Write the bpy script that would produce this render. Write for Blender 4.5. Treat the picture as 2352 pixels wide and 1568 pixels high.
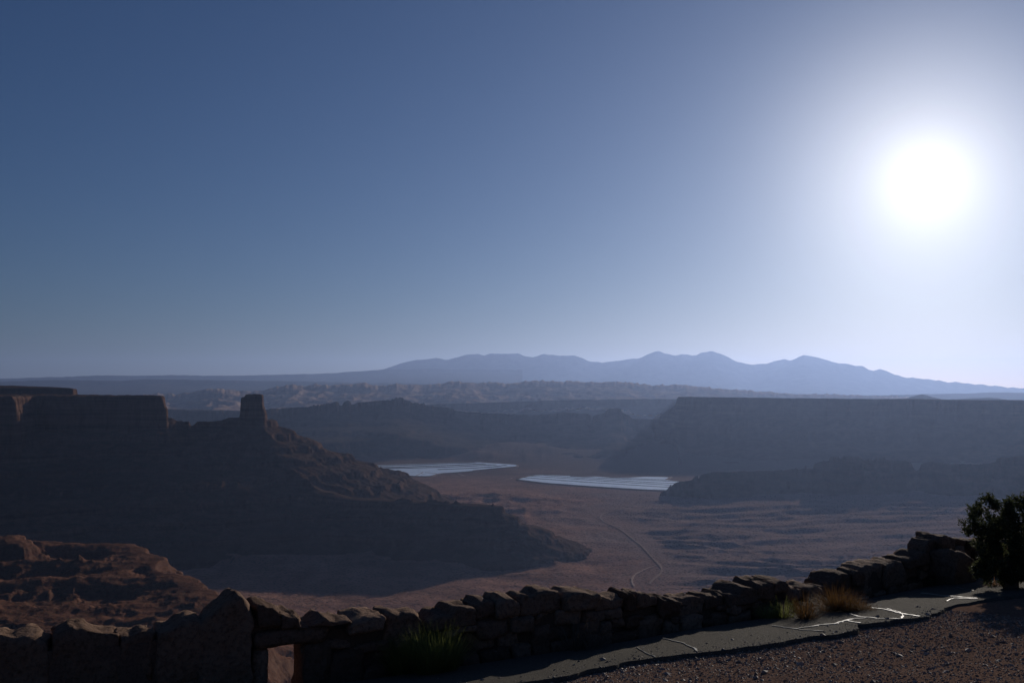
import bpy, math, random
import numpy as np
from mathutils import Vector

# ------------------------------------------------------------------ scene / camera / light
sc = bpy.context.scene
for o in list(bpy.data.objects):
    bpy.data.objects.remove(o, do_unlink=True)
col = sc.collection
random.seed(7)
rng = np.random.default_rng(11)

HOR, FPX, CXP, CYP = 893.0, 2286.7, 1176.0, 784.0       # photograph measured on a 2352 x 1568 view
PITCH = math.atan((HOR - CYP) / FPX)
cam_d = bpy.data.cameras.new('camera'); cam = bpy.data.objects.new('camera', cam_d); col.objects.link(cam)
cam.location = (0, 0, 0); cam.rotation_euler = (math.pi/2 + PITCH, 0, 0)
cam_d.sensor_width = 36; cam_d.lens = 35.0; cam_d.clip_start = 0.1; cam_d.clip_end = 200000
sc.camera = cam

SUN_AZ, SUN_EL = math.radians(22.8), math.radians(11.1)
SUN = Vector((math.sin(SUN_AZ)*math.cos(SUN_EL), math.cos(SUN_AZ)*math.cos(SUN_EL), math.sin(SUN_EL)))
world = bpy.data.worlds.new('World'); sc.world = world; world.use_nodes = True
wn, wl = world.node_tree.nodes, world.node_tree.links
wn.clear()
sky = wn.new('ShaderNodeTexSky'); sky.sky_type = 'NISHITA'; sky.sun_disc = False
sky.sun_elevation = SUN_EL; sky.sun_rotation = SUN_AZ
sky.altitude = 300; sky.air_density = 1.0; sky.dust_density = 0.7; sky.ozone_density = 5.2
bg = wn.new('ShaderNodeBackground'); bg.inputs['Strength'].default_value = 0.05
wo = wn.new('ShaderNodeOutputWorld')
# circumsolar glow of the dusty air round the sun
tc = wn.new('ShaderNodeTexCoord')
dt = wn.new('ShaderNodeVectorMath'); dt.operation = 'DOT_PRODUCT'; dt.inputs[1].default_value = SUN
wl.new(tc.outputs['Generated'], dt.inputs[0])
def lobe(power, amp):
    mx = wn.new('ShaderNodeMath'); mx.operation = 'MAXIMUM'; wl.new(dt.outputs['Value'], mx.inputs[0]); mx.inputs[1].default_value = 0
    pw = wn.new('ShaderNodeMath'); pw.operation = 'POWER'; wl.new(mx.outputs[0], pw.inputs[0]); pw.inputs[1].default_value = power
    ml = wn.new('ShaderNodeMath'); ml.operation = 'MULTIPLY'; wl.new(pw.outputs[0], ml.inputs[0]); ml.inputs[1].default_value = amp
    return ml.outputs[0]
ad = wn.new('ShaderNodeMath'); ad.operation = 'ADD'
wl.new(lobe(55, 2.4), ad.inputs[0]); ad2 = wn.new('ShaderNodeMath'); ad2.operation = 'ADD'
wl.new(lobe(175, 15.5), ad2.inputs[0]); wl.new(lobe(1200, 12.0), ad2.inputs[1]); wl.new(ad2.outputs[0], ad.inputs[1])
gl = wn.new('ShaderNodeMix'); gl.data_type = 'RGBA'; gl.blend_type = 'ADD'; gl.inputs[0].default_value = 1.0
cl = wn.new('ShaderNodeVectorMath'); cl.operation = 'SCALE'; cl.inputs[0].default_value = (1.0, .94, .85); wl.new(ad.outputs[0], cl.inputs['Scale'])
wb = wn.new('ShaderNodeVectorMath'); wb.operation = 'MULTIPLY'; wb.inputs[1].default_value = (.92, .95, 1.13)     # camera white balance
wl.new(sky.outputs[0], wb.inputs[0]); wl.new(wb.outputs[0], gl.inputs[6]); wl.new(cl.outputs[0], gl.inputs[7])
wl.new(gl.outputs[2], bg.inputs['Color']); wl.new(bg.outputs[0], wo.inputs['Surface'])

sun_d = bpy.data.lights.new('sun', 'SUN'); sun_d.energy = 5.0; sun_d.angle = math.radians(0.53)
sun_d.color = (1.0, 0.92, 0.82)
sun = bpy.data.objects.new('sun', sun_d); col.objects.link(sun)
sun.rotation_euler = (-SUN).to_track_quat('-Z', 'Y').to_euler()

sc.view_settings.view_transform = 'Standard'; sc.view_settings.look = 'None'
sc.view_settings.exposure = -0.62; sc.view_settings.gamma = 1.0
sc.render.engine = 'CYCLES'
cy = sc.cycles
cy.use_denoising = True
cy.max_bounces = 4; cy.diffuse_bounces = 2; cy.glossy_bounces = 2; cy.volume_bounces = 0
cy.transparent_max_bounces = 4
cy.sample_clamp_indirect = 4.0

# ------------------------------------------------------------------ helpers
CP, SP = math.cos(PITCH), math.sin(PITCH)
def ray(px, py):
    """direction of a photograph point, scaled to unit depth along +Y"""
    a = (np.asarray(px, float) - CXP) / FPX; b = (CYP - np.asarray(py, float)) / FPX
    y = CP - b*SP; z = SP + b*CP
    return a / y, z / y
def on_z(px, py, z):
    a, e = ray(px, py); t = z / e
    return np.stack([a*t, t, np.full_like(t, z)], -1)
def zat(px, py, Y):
    a, e = ray(px, py); return e * Y

def _hash(ix, iy, seed):
    h = (ix.astype(np.int64)*374761393 + iy.astype(np.int64)*668265263 + seed*974634777) & 0xffffffff
    h = ((h ^ (h >> 13)) * 1274126177) & 0xffffffff
    h = (h ^ (h >> 16)) & 0xffffff
    return h / float(0xffffff)
def vnoise(x, y, seed=0):
    x0 = np.floor(x); y0 = np.floor(y); fx = x - x0; fy = y - y0
    fx = fx*fx*fx*(fx*(fx*6-15)+10); fy = fy*fy*fy*(fy*(fy*6-15)+10)
    a = _hash(x0, y0, seed); b = _hash(x0+1, y0, seed); c = _hash(x0, y0+1, seed); d = _hash(x0+1, y0+1, seed)
    return ((a*(1-fx)+b*fx)*(1-fy) + (c*(1-fx)+d*fx)*fy)*2 - 1
def fbm(x, y, octv=4, seed=0, gain=0.5):
    s = 0; amp = 1; tot = 0
    for i in range(octv):
        s = s + amp*vnoise(x, y, seed+i*17); tot += amp
        x = x*2.03 + 13.7; y = y*2.03 - 7.1; amp *= gain
    return s / tot
def ridged(x, y, octv=4, seed=0):
    s = 0; amp = 1; tot = 0
    for i in range(octv):
        s = s + amp*(1-np.abs(vnoise(x, y, seed+i*31))*2); tot += amp
        x = x*2.07 + 3.1; y = y*2.07 + 9.2; amp *= 0.5
    return s / tot
def noise3(p, seed=0):
    """cheap 3-D noise from three 2-D slices"""
    return (vnoise(p[:, 0], p[:, 1]+p[:, 2]*.37, seed) + vnoise(p[:, 1], p[:, 2]+p[:, 0]*.41, seed+5)
            + vnoise(p[:, 2], p[:, 0]+p[:, 1]*.31, seed+9)) / 1.8
def sstep(e0, e1, x):
    t = np.clip((x-e0)/(e1-e0), 0, 1); return t*t*(3-2*t)
def seg_dist(x, y, A, B):
    dx, dy = B[0]-A[0], B[1]-A[1]
    t = np.clip(((x-A[0])*dx + (y-A[1])*dy)/(dx*dx+dy*dy), 0, 1)
    return np.hypot(x-A[0]-t*dx, y-A[1]-t*dy), t
def sdf(x, y, poly):
    """signed distance to polygon, positive inside"""
    d = np.full(x.shape, 1e9); inside = np.zeros(x.shape, bool); n = len(poly)
    for i in range(n):
        A, B = poly[i], poly[(i+1) % n]
        d = np.minimum(d, seg_dist(x, y, A, B)[0])
        c = ((A[1] > y) != (B[1] > y)) & (x < (B[0]-A[0])*(y-A[1])/(B[1]-A[1]+1e-9)+A[0])
        inside ^= c
    return np.where(inside, d, -d)

def tag(o, label=None, cat=None, group=None, kind=None):
    if label: o['label'] = label
    if cat: o['category'] = cat
    if group: o['group'] = group
    if kind: o['kind'] = kind
    return o
def mesh_np(name, V, F, mat, parent=None, smooth=True):
    """V (n,3) array; F (m,k) int array, all faces of one size"""
    V = np.asarray(V, np.float32); F = np.asarray(F, np.int32)
    me = bpy.data.meshes.new(name); k = F.shape[1]
    me.vertices.add(len(V)); me.vertices.foreach_set('co', V.ravel())
    me.loops.add(F.size); me.loops.foreach_set('vertex_index', F.ravel())
    me.polygons.add(len(F)); me.polygons.foreach_set('loop_start', np.arange(0, F.size, k, dtype=np.int32))
    me.polygons.foreach_set('loop_total', np.full(len(F), k, np.int32))
    me.update(calc_edges=True)
    me.polygons.foreach_set('use_smooth', np.full(len(F), smooth, bool))
    if mat: me.materials.append(mat)
    o = bpy.data.objects.new(name, me); col.objects.link(o)
    if parent: o.parent = parent
    return o
def grid_mesh(name, X, Y, Z, mat, keep=None, parent=None, smooth=True):
    nr, nc = X.shape
    idx = np.arange(nr*nc).reshape(nr, nc)
    F = np.stack([idx[:-1, :-1], idx[:-1, 1:], idx[1:, 1:], idx[1:, :-1]], -1).reshape(-1, 4)
    V = np.stack([X, Y, Z], -1).reshape(-1, 3)
    if keep is not None:
        k = keep.ravel()[F].any(1); F = F[k]
        used = np.zeros(len(V), bool); used[F.ravel()] = True
        remap = np.cumsum(used)-1; V = V[used]; F = remap[F]
    return mesh_np(name, V, F, mat, parent, smooth)
def empty(name, loc=(0, 0, 0)):
    o = bpy.data.objects.new(name, None); o.location = loc; o.empty_display_size = .2; col.objects.link(o); return o

# ------------------------------------------------------------------ materials
def new_mat(name):
    m = bpy.data.materials.new(name); m.use_nodes = True
    nt = m.node_tree; b = nt.nodes['Principled BSDF']
    return m, nt, b
def N(nt, t, **kw):
    n = nt.nodes.new(t)
    for k, v in kw.items():
        if k in n.inputs: n.inputs[k].default_value = v
        else: setattr(n, k, v)
    return n
def mixc(nt, fac, a, b, blend='MIX'):
    n = nt.nodes.new('ShaderNodeMix'); n.data_type = 'RGBA'; n.blend_type = blend
    for s, v in ((0, fac), (6, a), (7, b)):
        if hasattr(v, 'is_linked') or hasattr(v, 'links'): nt.links.new(v, n.inputs[s])
        else: n.inputs[s].default_value = v if s == 0 else (*v, 1)
    return n.outputs[2]
def noise_node(nt, vec, scale, detail=4, rough=.55):
    n = N(nt, 'ShaderNodeTexNoise', Scale=scale, Detail=detail, Roughness=rough); nt.links.new(vec, n.inputs['Vector']); return n.outputs['Fac']
def mrange(nt, v, a, b, c=0., d=1.):
    n = N(nt, 'ShaderNodeMapRange'); nt.links.new(v, n.inputs[0])
    for i, q in enumerate((a, b, c, d)): n.inputs[i+1].default_value = q
    return n.outputs[0]
def scale_vec(nt, vec, s):
    n = N(nt, 'ShaderNodeVectorMath', operation='MULTIPLY'); nt.links.new(vec, n.inputs[0]); n.inputs[1].default_value = s; return n.outputs[0]
def bump(nt, b, h, strength, dist):
    n = N(nt, 'ShaderNodeBump'); n.inputs['Strength'].default_value = strength; n.inputs['Distance'].default_value = dist
    nt.links.new(h, n.inputs['Height']); nt.links.new(n.outputs[0], b.inputs['Normal'])

def terrain_mat(name, soil1, soil2, cliff1, cliff2, scrub=.5, unit=1.0, bumpd=3.0, shale=False):
    m, nt, b = new_mat(name)
    g = N(nt, 'ShaderNodeNewGeometry'); P = g.outputs['Position']
    sep = N(nt, 'ShaderNodeSeparateXYZ'); nt.links.new(g.outputs['Normal'], sep.inputs[0])
    n1 = noise_node(nt, P, .0035*unit, 5); n2 = noise_node(nt, P, .016*unit, 8, .7)
    soil = mixc(nt, mrange(nt, n1, .35, .65), soil1, soil2)
    soil = mixc(nt, mrange(nt, n2, .42, .60, .0, .62), soil, tuple(c*.42 for c in soil1))
    if shale:      # grey-purple shale on the eastern half of the valley, red soil on the western half
        sx = N(nt, 'ShaderNodeSeparateXYZ'); nt.links.new(P, sx.inputs[0])
        ns = noise_node(nt, P, .0016, 4)
        ma = N(nt, 'ShaderNodeMath', operation='MULTIPLY_ADD'); nt.links.new(ns, ma.inputs[0]); ma.inputs[1].default_value = 1400; nt.links.new(sx.outputs['X'], ma.inputs[2])
        soil = mixc(nt, mrange(nt, ma.outputs[0], 850, 1250, 0., .95), soil, (.27, .18, .15))
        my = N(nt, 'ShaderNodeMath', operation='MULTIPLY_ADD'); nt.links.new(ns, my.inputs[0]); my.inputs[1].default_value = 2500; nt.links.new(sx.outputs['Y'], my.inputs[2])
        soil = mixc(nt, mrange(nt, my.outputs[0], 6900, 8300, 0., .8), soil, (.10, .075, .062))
    # dots of scrub
    vo = N(nt, 'ShaderNodeTexVoronoi', Scale=.075*unit); nt.links.new(P, vo.inputs['Vector'])
    dots = mrange(nt, vo.outputs['Distance'], .18, .38, 1., 0.)
    mm = N(nt, 'ShaderNodeMath', operation='MULTIPLY'); nt.links.new(dots, mm.inputs[0]); mm.inputs[1].default_value = scrub
    soil = mixc(nt, mm.outputs[0], soil, (.055, .055, .035))
    # banded rock on the steep parts
    st = noise_node(nt, scale_vec(nt, P, (.002*unit, .002*unit, .05*unit)), 1.0, 5, .6)
    vs = noise_node(nt, scale_vec(nt, P, (.05*unit, .05*unit, .004*unit)), 1.0, 4, .6)
    rock = mixc(nt, mrange(nt, st, .35, .65), cliff1, cliff2)
    rock = mixc(nt, mrange(nt, vs, .45, .75, 0., .6), rock, tuple(c*.55 for c in cliff1))
    base = mixc(nt, mrange(nt, sep.outputs['Z'], .62, .86), rock, soil)
    nt.links.new(base, b.inputs['Base Color'])
    b.inputs['Roughness'].default_value = 1.0; b.inputs['Specular IOR Level'].default_value = 0.0
    h = noise_node(nt, P, .06*unit, 6, .65)
    bump(nt, b, h, .8, bumpd)
    return m

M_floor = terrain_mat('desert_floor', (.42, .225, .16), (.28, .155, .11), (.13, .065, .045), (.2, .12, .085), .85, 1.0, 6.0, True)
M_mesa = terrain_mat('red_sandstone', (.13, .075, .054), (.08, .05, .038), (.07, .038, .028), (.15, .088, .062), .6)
M_bad = terrain_mat('badland_soil', (.20, .095, .06), (.125, .064, .043), (.12, .06, .042), (.17, .1, .07), .6, 1.6, 4.0)
M_far = terrain_mat('distant_rock', (.08, .06, .05), (.06, .048, .04), (.08, .05, .04), (.12, .08, .062), .4, .5, 6.0)
M_slick = terrain_mat('pale_slickrock', (.50, .33, .24), (.30, .2, .15), (.55, .38, .28), (.36, .22, .16), .3, .35, 12.0)
M_mount = terrain_mat('mountain_forest', (.10, .10, .09), (.07, .08, .07), (.14, .13, .12), (.1, .09, .08), .4, .12, 40.0)

def water_mat():
    m, nt, b = new_mat('brine_water')
    b.inputs['Specular IOR Level'].default_value = .7
    g = N(nt, 'ShaderNodeNewGeometry')
    b.inputs['Base Color'].default_value = (.72, .77, .81, 1); b.inputs['Roughness'].default_value = .06
    b.inputs['IOR'].default_value = 1.38
    n1 = noise_node(nt, scale_vec(nt, g.outputs['Position'], (.004, .012, 1)), 1.0, 3)
    nt.links.new(mrange(nt, n1, .3, .7, .24, .36), b.inputs['Roughness'])
    return m
M_water = water_mat()
def plain_mat(name, c1, c2, scale, rough=.95, bs=.5, bd=.01, spec=.2, fine=None):
    m, nt, b = new_mat(name)
    g = N(nt, 'ShaderNodeNewGeometry'); P = g.outputs['Position']
    n1 = noise_node(nt, P, scale, 6, .65)
    c = mixc(nt, mrange(nt, n1, .35, .65), c1, c2)
    oi = N(nt, 'ShaderNodeObjectInfo')
    c = mixc(nt, .8, c, mixc(nt, oi.outputs['Random'], tuple(x*.7 for x in c1), tuple(min(1, x*1.3) for x in c2)))
    if fine:
        n2 = noise_node(nt, P, fine, 3, .7)
        c = mixc(nt, mrange(nt, n2, .45, .72, 0, .75), c, tuple(x*.45 for x in c1))
    nt.links.new(c, b.inputs['Base Color']); b.inputs['Roughness'].default_value = rough
    b.inputs['Specular IOR Level'].default_value = spec
    if bs: bump(nt, b, noise_node(nt, P, (fine or scale*4), 5, .65), bs, bd)
    return m
M_dike = plain_mat('dike_earth', (.34, .25, .2), (.42, .33, .27), .02, bs=0, spec=0.)
M_road = plain_mat('dirt_track', (.42, .28, .21), (.5, .34, .26), .02, bs=0, spec=0.)
M_stone = plain_mat('wall_sandstone', (.155, .092, .064), (.25, .16, .11), 3.0, .95, 1.0, .03, .03, 22)
M_mortar = plain_mat('wall_mortar', (.13, .085, .06), (.17, .11, .08), 6.0, .95, .6, .01, .1, 40)
M_dirt = plain_mat('rim_soil', (.15, .09, .066), (.21, .135, .10), 2.5, .95, .8, .02, .0, 30)
M_asphalt = plain_mat('old_asphalt', (.115, .103, .085), (.175, .155, .125), 1.6, .95, 1.0, .03, .02, 60)
M_gravel = plain_mat('red_gravel', (.19, .12, .095), (.28, .2, .165), 9.0, .55, .3, .003, .4, None)
M_seal = plain_mat('crack_sealant', (.17, .155, .13), (.25, .23, .19), 8.0, .6, .25, .004, .2, None)
M_bark = plain_mat('juniper_bark', (.13, .085, .06), (.2, .14, .1), 12, .95, .9, .01, .1, 60)
def leaf_mat(name, c1, c2, trans=.35):
    m, nt, b = new_mat(name)
    g = N(nt, 'ShaderNodeNewGeometry')
    n1 = noise_node(nt, g.outputs['Position'], 9, 3)
    c = mixc(nt, mrange(nt, n1, .35, .65), c1, c2)
    c = mixc(nt, g.outputs['Random Per Island'], c, tuple(x*.6 for x in c1))
    nt.links.new(c, b.inputs['Base Color']); b.inputs['Roughness'].default_value = .7
    b.inputs['Specular IOR Level'].default_value = .2
    tr = N(nt, 'ShaderNodeBsdfTranslucent'); nt.links.new(c, tr.inputs['Color'])
    mx = N(nt, 'ShaderNodeMixShader'); mx.inputs[0].default_value = trans
    nt.links.new(b.outputs[0], mx.inputs[1]); nt.links.new(tr.outputs[0], mx.inputs[2])
    nt.links.new(mx.outputs[0], nt.nodes['Material Output'].inputs['Surface'])
    return m
M_jleaf = leaf_mat('juniper_leaf', (.065, .075, .035), (.10, .105, .05), .4)
M_gold = leaf_mat('dry_rabbitbrush', (.17, .085, .028), (.22, .12, .04), .4)
M_green = leaf_mat('green_ephedra', (.21, .23, .06), (.27, .28, .09), .45)
M_grey = leaf_mat('grey_twig', (.16, .13, .10), (.2, .16, .12), .2)
M_dry = leaf_mat('dry_red_leaf', (.32, .16, .09), (.38, .2, .12), .4)

# ------------------------------------------------------------------ land forms
NX, NY = -math.sin(math.radians(25.4)), math.cos(math.radians(25.4))      # across the stone wall, away from camera
WX, WY = NY, -NX                                                          # along the stone wall, to the right
SLOPE, EYE = .141, 1.6
def wv(u): return np.interp(u, [-40, -8, 0, 3, 5.9, 8.6, 10.8, 12.9, 18, 40], [9.4, 9.7, 9.95, 10.15, 10.42, 10.95, 11.5, 12.1, 13.4, 18])   # plan line of the stone wall
def gw(u): return -EYE - SLOPE*wv(u)                                      # ground height along the wall
GW = -EYE - SLOPE*10.6
def q_of(x, y): return NX*x + NY*y - wv(WX*x + WY*y)

def crop(pts, ox, oy, k):
    """points read on an enlarged crop of the photograph -> 2352-wide view"""
    p = np.array(pts, float); return (p/k + np.array([ox, oy]))*(2352/2500)
c7 = lambda pts: crop(pts, 1150, 900, 3.136)
c4 = lambda pts: crop(pts, 1200, 1300, 3.618)
main = np.vstack([c7([(1230, 1060), (1200, 1075), (1010, 1105), (962, 1122), (965, 1140), (1010, 1172), (1150, 1230), (1195, 1265), (1215, 1300), (1300, 1340)]),
                  c4([(1320, 110), (1380, 180), (1440, 250), (1480, 285), (1530, 325), (1520, 355), (1440, 400), (1400, 430), (1385, 475)])])
fork = c4([(1480, 285), (1420, 300), (1340, 330), (1260, 375), (1210, 412), (1240, 455), (1275, 495)])
ROAD_PLAN = [on_z(q[:, 0], q[:, 1], -600.) for q in (main, fork)]
def floor_h(x, y):
    r = np.hypot(x, y)
    h = np.interp(r, [0, 1500, 3000, 4600, 5600, 7500, 9500, 14000, 20000, 40000, 120000],
                  [-610, -606, -600, -585, -560, -552, -520, -430, -330, -260, -250])
    am = np.clip(r/4000, .4, 4)
    hills = fbm(x/700, y/700, 5, 3)*20*am + fbm(x/150, y/150, 3, 5)*4*am
    # rugged ground left of centre, ledges and shallow washes on the right
    rug = sstep(500, -200, x)*sstep(3000, 3600, y)*sstep(6200, 5400, y)
    hills = hills + rug*(ridged(x/330, y/330, 5, 21)*30 + 6)
    str_ = sstep(150, 700, x)*sstep(6000, 4600, y)
    wv = fbm(x/900, y/900, 3, 44)*2.2
    led = np.abs(((y/230 + x/1600 + wv) % 1.0)-.5)*2
    led2 = np.abs(((y/95 - x/900 + wv*1.7) % 1.0)-.5)*2
    hills = hills*(1-.75*str_) + str_*(sstep(.1, .9, led)*5 + led2*1.2 + fbm(x/380 + wv, y/55 + wv*2, 5, 61, .62)*13 + ridged(x/300 + wv*2, y/120, 4, 67)*4 + fbm(x/60, y/40, 3, 65)*2.5)
    hills = hills + sstep(6900, 7600, y)*sstep(11000, 9500, y)*ridged(x/520, y/380, 4, 25)*24 + ridged(x/210, y/210, 3, 27)*5*am*(1-str_)
    near = (np.abs(x) < 1200) & (y > 2300) & (y < 5500)
    if near.any():      # smooth ground along the dirt roads
        dm = np.full(x.shape, 1e4)
        for pl in ROAD_PLAN:
            for A_, B_ in zip(pl[:-1], pl[1:]): dm = np.minimum(dm, seg_dist(x, y, A_, B_)[0])
        hills = hills*(1 - .92*np.exp(-(dm/70)**2))
    pond = sstep(-1500, -1250, x)*sstep(1500, 1250, x)*sstep(5250, 5500, y)*sstep(8100, 7700, y)
    h = h*(1-pond) + (-564.5)*pond
    return h + hills*(1-.95*pond)
def terrain_h(x, y):
    h = floor_h(x, y)
    q = q_of(x, y)
    wob = fbm(x/60, y/60, 4, 9)*sstep(6, 60, q)
    qq = q + wob*22 + fbm(x/400, y/400, 3, 8)*120*sstep(100, 600, q)
    rim = np.interp(qq, [-50, 0, .6, 4, 9, 16, 26, 32, 60, 66, 300, 420, 900, 1000, 1700],
                    [GW-.6, GW-.6, GW-.8, GW-2.2, GW-5, GW-9.5, -30, -130, -145, -185, -300, -360, -470, -530, -640])
    rim = rim + fbm(x/35, y/35, 4, 4)*5*sstep(12, 60, q)
    return np.maximum(h, rim)

# ---- terrain sheet, finer near the viewpoint than far away
na = 1000
ang = np.radians(np.linspace(-41, 41, na))
rad = np.concatenate([np.geomspace(12, 1500, 90, endpoint=False), np.geomspace(1500, 7500, 340, endpoint=False),
                      np.geomspace(7500, 58000, 110)])
A, R = np.meshgrid(ang, rad)
X, Y = R*np.sin(A), R*np.cos(A)
Z = terrain_h(X, Y)
keep = q_of(X, Y) > 2.5
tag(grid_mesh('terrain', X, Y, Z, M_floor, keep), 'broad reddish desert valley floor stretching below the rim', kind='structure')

def window(px0, px1, ncol, r0, r1, nrow):
    a0, a1 = (px0-CXP)/FPX, (px1-CXP)/FPX
    a = np.arctan(np.linspace(a0, a1, ncol)); r = np.geomspace(r0, r1, nrow)
    A, R = np.meshgrid(a, r)
    return R*np.sin(A), R*np.cos(A)

# ---- left mesa with its butte tower and the low spur
def P3(px, py, Yd):
    a, e = ray(px, py); return (float(a)*Yd, Yd, float(e)*Yd)
MESA = [(-3600, 3100), (-2500, 3860), P3(28, 905, 3900)[:2], P3(50, 905, 4080)[:2], P3(82, 905, 4250)[:2], P3(150, 905, 4230)[:2],
        P3(240, 905, 4330)[:2], P3(330, 905, 4270)[:2], P3(376, 905, 4310)[:2], P3(378, 905, 4420)[:2], P3(330, 905, 4600)[:2],
        P3(200, 905, 4900)[:2], P3(60, 905, 5600)[:2], (-3600, 6200)]
TOWER = [P3(555, 905, 4500)[:2], P3(601, 905, 4490)[:2], P3(605, 905, 4600)[:2], P3(567, 905, 4610)[:2]]
SHOULDER = [P3(580, 905, 4500)[:2], P3(608, 905, 4497)[:2], P3(615, 905, 4600)[:2], P3(590, 905, 4620)[:2]]
HILL = [P3(-400, 885, 4500)[:2], P3(60, 885, 4620)[:2], P3(172, 885, 4680)[:2], P3(178, 885, 4850)[:2], P3(100, 885, 5300)[:2], P3(-400, 885, 5600)[:2]]
R_saddle = [P3(372, 950, 4360), P3(405, 966, 4390), P3(440, 976, 4420), P3(490, 973, 4460), P3(525, 960, 4490), P3(578, 955, 4540)]
R_back = [P3(578, 955, 4540), P3(626, 966, 4600), P3(634, 987, 4620), P3(652, 1001, 4650), P3(692, 1010, 4700), P3(712, 1028, 4740),
          P3(742, 1041, 4800), P3(790, 1066, 4900), P3(830, 1090, 5000), P3(852, 1106, 5080), P3(872, 1150, 5230)]
R_nose = [P3(590, 950, 4530), P3(615, 1000, 4400), P3(640, 1052, 4250), P3(700, 1102, 4080), P3(790, 1147, 3900), P3(880, 1150, 3850),
          P3(1000, 1157, 3790), P3(1140, 1165, 3700)]
R_nose2 = [P3(1215, 1245, 3560), P3(1290, 1285, 3500), P3(1350, 1318, 3440)]
R_cap = [P3(740, 1128, 3990), P3(790, 1143, 3900), P3(880, 1148, 3850), P3(1000, 1154, 3790), P3(1128, 1161, 3715)]
R_left = [(-3600, 3500, -180), (-2400, 3700, -170), P3(60, 990, 4100), P3(240, 985, 4300), P3(376, 970, 4380)]
def ridge_line(x, y, pts, slope, wob):
    h = np.full(x.shape, -1e4)
    for A_, B_ in zip(pts[:-1], pts[1:]):
        d, t = seg_dist(x, y, A_, B_)
        d = np.maximum(d + wob, 0)
        h = np.maximum(h, A_[2] + t*(B_[2]-A_[2]) - slope*d + 2.2e-4*d*d*(d < 700) + 108*(d >= 700))
    return h
def ledges(h, per, off, amt):
    t = (h+off)/per; f = t-np.floor(t)
    return h*(1-amt) + amt*((np.floor(t)+sstep(.35, .6, f))*per - off)
def mesa_h(x, y):
    w1 = fbm(x/160, y/160, 4, 71); w2 = fbm(x/45, y/45, 3, 72); gul = ridged(x/120, y/120, 4, 73)
    wob = w1*22 + w2*8
    h = np.maximum(ridge_line(x, y, R_saddle, .62, wob*.5), ridge_line(x, y, R_back, .60, wob*.6))
    h = np.maximum(h, ridge_line(x, y, R_nose, .56, wob*.7))
    h = np.maximum(h, ridge_line(x, y, R_nose2, .85, wob))
    h = np.maximum(h, ridge_line(x, y, R_left, .50, wob))
    h = h + gul*6
    h = h + gul*8 + fbm(x/22, y/22, 3, 79)*5
    h = ledges(h, 55, 17+w1*14, .33 + .2*w1) + w2*4
    w3 = fbm(x/15, y/15, 2, 75)
    for A_, B_ in zip(R_cap[:-1], R_cap[1:]):        # flat cap rock of the low spur
        d, t = seg_dist(x, y, A_, B_); d = np.maximum(d + w1*12 + w2*9, 0)
        h = np.maximum(h, A_[2] + t*(B_[2]-A_[2]) + 2 - np.interp(d, [0, 42, 52, 60, 74, 340], [0, 3, 30, 33, 52, 250]) + w2*2)
    s = sdf(x, y, MESA) + w1*20 + w2*11 + w3*5
    rim = -28 + fbm(x/300, y/300, 3, 77)*5 + fbm(x/28, y/28, 3, 78)*5
    c = np.interp(s, [-60, -22, -14, -8, 0, 6, 14, 60, 4000], [-420, -200, -135, -60, -52, -14, -3, 0, 6])
    h = np.maximum(h, np.where(s > -60, rim + c, -1e4))
    s = sdf(x, y, HILL) + w1*30 + w2*10
    c = np.interp(s, [-50, 0, 4, 30, 130, 500], [-80, 0, 24, 30, 36, 52])
    h = np.maximum(h, np.where(s > -50, -25+c, -1e4))
    s = sdf(x, y, TOWER) + w2*6 + w1*3 + w3*3.5
    c = np.interp(s, [-40, -7, -2, 0, 4, 8], [-190, -120, -50, -7, -2, 0])
    s2 = sdf(x, y, SHOULDER) + w2*6; h = np.maximum(h, np.where(s2 > -30, -88 + np.interp(s2, [-30, -6, 0, 6, 12], [-120, -60, -20, -4, 12]), -1e4))
    top = -24 - 13*sstep(22, 8, x-TOWER[0][0]) + fbm(x/14, y/14, 2, 91)*3
    h = np.maximum(h, np.where(s > -40, top+c, -1e4))
    return h
X, Y = window(-260, 1480, 1050, 2500, 6300, 420)
Z = mesa_h(X, Y)
F0 = floor_h(X, Y)
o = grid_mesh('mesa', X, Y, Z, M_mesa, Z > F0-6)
tag(o, 'dark flat-topped mesa on the left with a square butte tower and low spur', kind='structure')

# ---- sunlit badland bench at lower left
BENCH = [(-330, 1380), (-474, 1654), (-625, 1915), (-836, 2250), (-1000, 2270), (-1250, 2400), (-2300, 2350), (-2300, 700), (-150, 700)]
KNOB = [P3(-60, 1290, 2050)[:2], P3(55, 1290, 2020)[:2], P3(92, 1290, 2080)[:2], P3(60, 1290, 2200)[:2], P3(-60, 1290, 2220)[:2]]
def bench_h(x, y):
    w1 = fbm(x/130, y/130, 4, 81); w2 = fbm(x/30, y/30, 4, 82)
    s = sdf(x, y, BENCH) + w1*40 + w2*8
    c = np.interp(s, [-600, -120, -30, -22, 0, 10, 40, 500], [-420, -120, -58, -30, -8, 0, 2, 5])
    m = ridged(x/230, y/190, 5, 83)
    h = -347 + c + sstep(0, 80, s)*(m*21 - 7 + w2*5 + fbm(x/11, y/11, 2, 86)*1.5)
    h = ledges(h, 24, 4+w1*14, .3)
    k = sdf(x, y, KNOB) + w2*7 + w1*8
    h = np.maximum(h, np.where(k > -60, -345+np.interp(k, [-60, -20, 0, 6, 30], [-20, -5, 8, 22, 27])+w2*5, -1e4))
    return h
X, Y = window(-260, 760, 520, 1000, 2750, 230)
Z = bench_h(X, Y)
o = grid_mesh('bench', X, Y, Z, M_bad, Z > floor_h(X, Y)-6)
tag(o, 'sunlit rust-red badland bench with dark hollows at lower left', kind='structure')

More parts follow.
